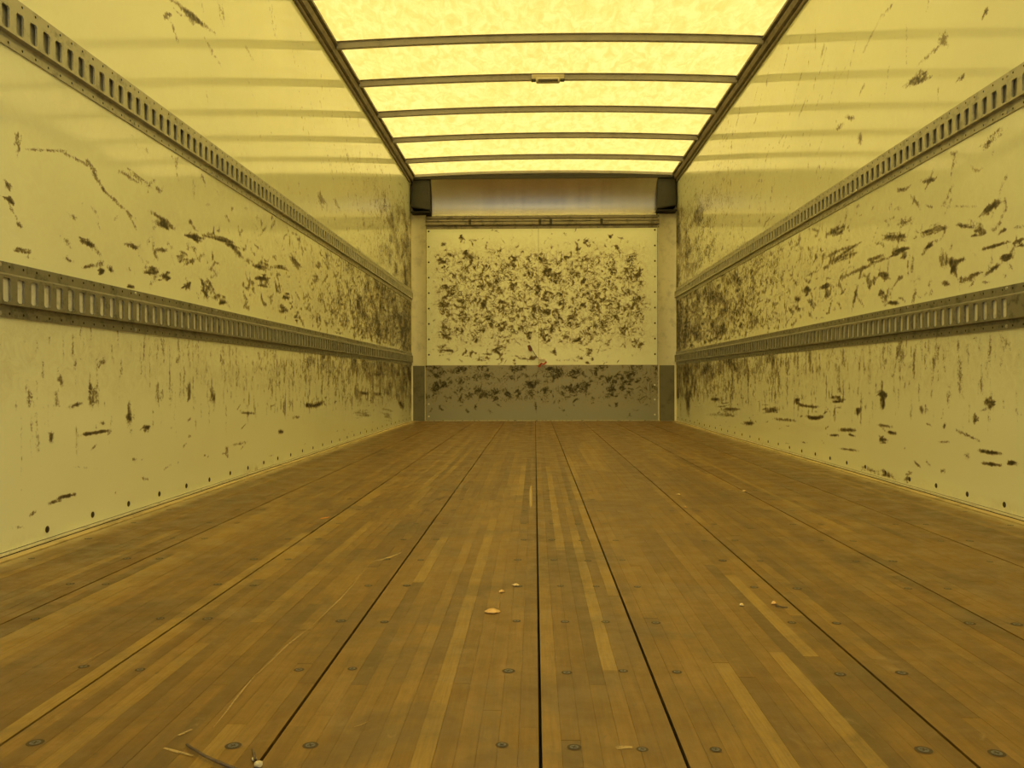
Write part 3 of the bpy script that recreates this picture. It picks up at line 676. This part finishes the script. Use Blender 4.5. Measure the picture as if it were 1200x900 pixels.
# ------------------------------------------------------------------ litter on the floor
def flake(name, px, py, L, W, hgt, material, label, cat, rz=0, fold=.5, group=None):
    p = on_floor(px, py); v = []; f = []; n_ = 9
    R = random.Random(int(px * 7 + py))
    for i in range(n_):
        t = i / (n_ - 1); w_ = W / 2 * math.sin(math.pi * (.08 + .84 * t)) ** .8 * R.uniform(.8, 1.15); x = (t - .5) * L
        arch = hgt * math.sin(math.pi * t)
        v += [(x, -w_, .0006 + arch * .25), (x, -w_ * .2, .0006 + arch), (x, w_ * .5, .0006 + arch * (1 - fold * .5)), (x, w_, .0006 + arch * .2)]
    m_ = len(v); v += [(x, y, max(z - .0007, .0002)) for x, y, z in v]
    for i in range(n_ - 1):
        for q in range(3): a = i * 4 + q; f += [(a, a + 1, a + 5, a + 4), (m_ + a, m_ + a + 4, m_ + a + 5, m_ + a + 1)]
        f += [(i * 4, i * 4 + 4, m_ + i * 4 + 4, m_ + i * 4), (i * 4 + 3, m_ + i * 4 + 3, m_ + i * 4 + 7, i * 4 + 7)]
    e = (n_ - 1) * 4
    f += [(q, q + 1, m_ + q + 1, m_ + q) for q in range(3)] + [(e + q, m_ + e + q, m_ + e + q + 1, e + q + 1) for q in range(3)]
    me = pyd(name, v, f, smooth=True); fix(me)
    o = obj(name, me, material, None, (p[0], p[1], .0004)); o.rotation_euler.z = rz
    return tag(o, label, cat, group)
flake('leaf_fragment', 577, 717, .026, .024, .0045, LEAFM, 'largest dry tan leaf fragment on the floor, beside the middle seam', 'leaf', .1)
flake('wood_chip', 604, 686, .014, .013, .003, CHIPM, 'pale wood chip lying just over a screw by the middle seam', 'chip', -.3)
flake('wood_chip', 588, 694, .011, .010, .004, LEAFM, 'small tan chip between the large leaf fragment and a pale chip', 'chip', .5)
flake('wood_chip', 795, 580, .014, .012, .004, CHIPM, 'pale chip on dark speck near a long floor seam', 'chip', .2)
flake('wood_chip', 803, 595, .012, .012, .004, LEAFM, 'reddish tan chip resting against a long floor seam', 'chip', 0)
flake('wood_chip', 872, 576, .016, .014, .004, CHIPM, 'lone pale chip on the floor towards the wall opposite the smears', 'chip', .3)
flake('wood_chip', 869, 710, .008, .008, .004, CHIPM, 'tiny pale crumb at the end of a white scratch', 'chip', .3)
flake('wood_chip', 907, 708, .010, .009, .005, LEAFM, 'small tan bud at the end of a dark stalk on floor', 'chip', .3)
p0 = on_floor(909, 711); p1 = on_floor(923, 713)
tag(obj('stalk', tube('stalk', [(p0[0], p0[1], .002), ((p0[0] + p1[0]) / 2, (p0[1] + p1[1]) / 2 - .004, .0022), (p1[0], p1[1], .0018)], .0016, 7, .6), TWIGM), 'short dark stalk lying on floor beside a tan bud', 'twig')
tp = [on_floor(*q) for q in ((219, 875), (223, 880), (231, 886), (240, 892), (251, 896), (265, 900), (280, 904))]
tag(obj('twig', tube('twig', [(q[0], q[1], .0024 + .003 * math.sin(i * .6)) for i, q in enumerate(tp)], .0014, 7, 1.3), TWIGM), 'long thin curved dark twig lying on the wooden floor', 'twig')
g0 = on_floor(299, 895); g1 = on_floor(296, 881)
tag(obj('twig', tube('twig', [(g0[0], g0[1], .004), ((g0[0] + g1[0]) / 2, (g0[1] + g1[1]) / 2, .005), (g1[0], g1[1], .0022)], .0016, 7, .7), TWIGM), 'short dark stem sticking out beside pale grit at a floor seam', 'twig')
for px, py, r in ((298, 892, .0030), (303, 899, .0042)):
    p = on_floor(px, py); bm = bmesh.new(); bmesh.ops.create_icosphere(bm, subdivisions=2, radius=r)
    R = random.Random(px)
    for vv in bm.verts: vv.co *= R.uniform(.8, 1.15); vv.co.z *= .7
    zmin = min(vv.co.z for vv in bm.verts)
    me = bpy.data.meshes.new('grit'); bm.to_mesh(me); bm.free()
    tag(obj('grit', me, STONEM, None, (p[0], p[1], .0003 - zmin)), ('smaller' if r < .0035 else 'larger') + ' pale grit crumb beside a dark stem at a floor seam', 'grit', 'pale grit at the floor seam')

# ------------------------------------------------------------------ torn tag hanging on the front wall
yt = D - .020
a = hit(622, 408, 1, yt); bb = hit(633, 422, 1, yt)
tg = empty('torn_tag', (float(bb[0]), float(yt), float(bb[2])))
def loc(px, py, y=0): q = hit(px, py, 1, yt); return (q[0] - bb[0], y, q[2] - bb[2])
obj('cord', tube('cord', [loc(621, 407), loc(625, 412), loc(628, 417), loc(632, 421)], .003, 6), TWIGM, tg)
def scrap(name, pts, material, y):
    v = [loc(px, py, y + random.uniform(-.004, .004)) for px, py in pts]; k = len(v); v += [(q[0], q[1] - .0012, q[2]) for q in v]
    f = [tuple(range(k)), tuple(range(2 * k - 1, k - 1, -1))] + [(i, i + k, (i + 1) % k + k, (i + 1) % k) for i in range(k)]
    me = pyd(name, v, f); fix(me); return obj(name, me, material, tg)
scrap('paper', [(630, 421), (633, 418), (635, 421), (638, 420), (640, 423), (637, 426), (634, 424), (632, 426)], PAPERM, -.002)
scrap('red_print', [(630, 429), (634, 425), (637, 426), (640, 423), (641, 425), (637, 428), (635, 427), (632, 431)], REDM, -.006)
scrap('red_knot', [(618, 405), (621, 404), (624, 409), (623, 412), (620, 411)], metal('dull_red_knot', (.16, .05, .035), .7, 0, .4, 80), -.002)
tag(tg, 'torn red and white paper tag on a cord over the kick plate', 'tag')

# ------------------------------------------------------------------ rear doorway behind the camera and the ground outside
for k_, (a, bb, z0, z1) in enumerate(((XL, XL + .06, 0.002, 2.27), (XR - .06, XR, 0.002, 2.27), (XL + .06, XR - .06, 2.15, 2.27))):
    structure(obj('trim_%d' % (4 + k_), MB().box(a, bb, -.24, -.152, z0, z1).bevelled('door_frame', .006), POSTM))
g = MB().box(-30, 30, -40, 40, -1.25, -1.15).mesh('ground'); structure(obj('ground', g, GROUND))
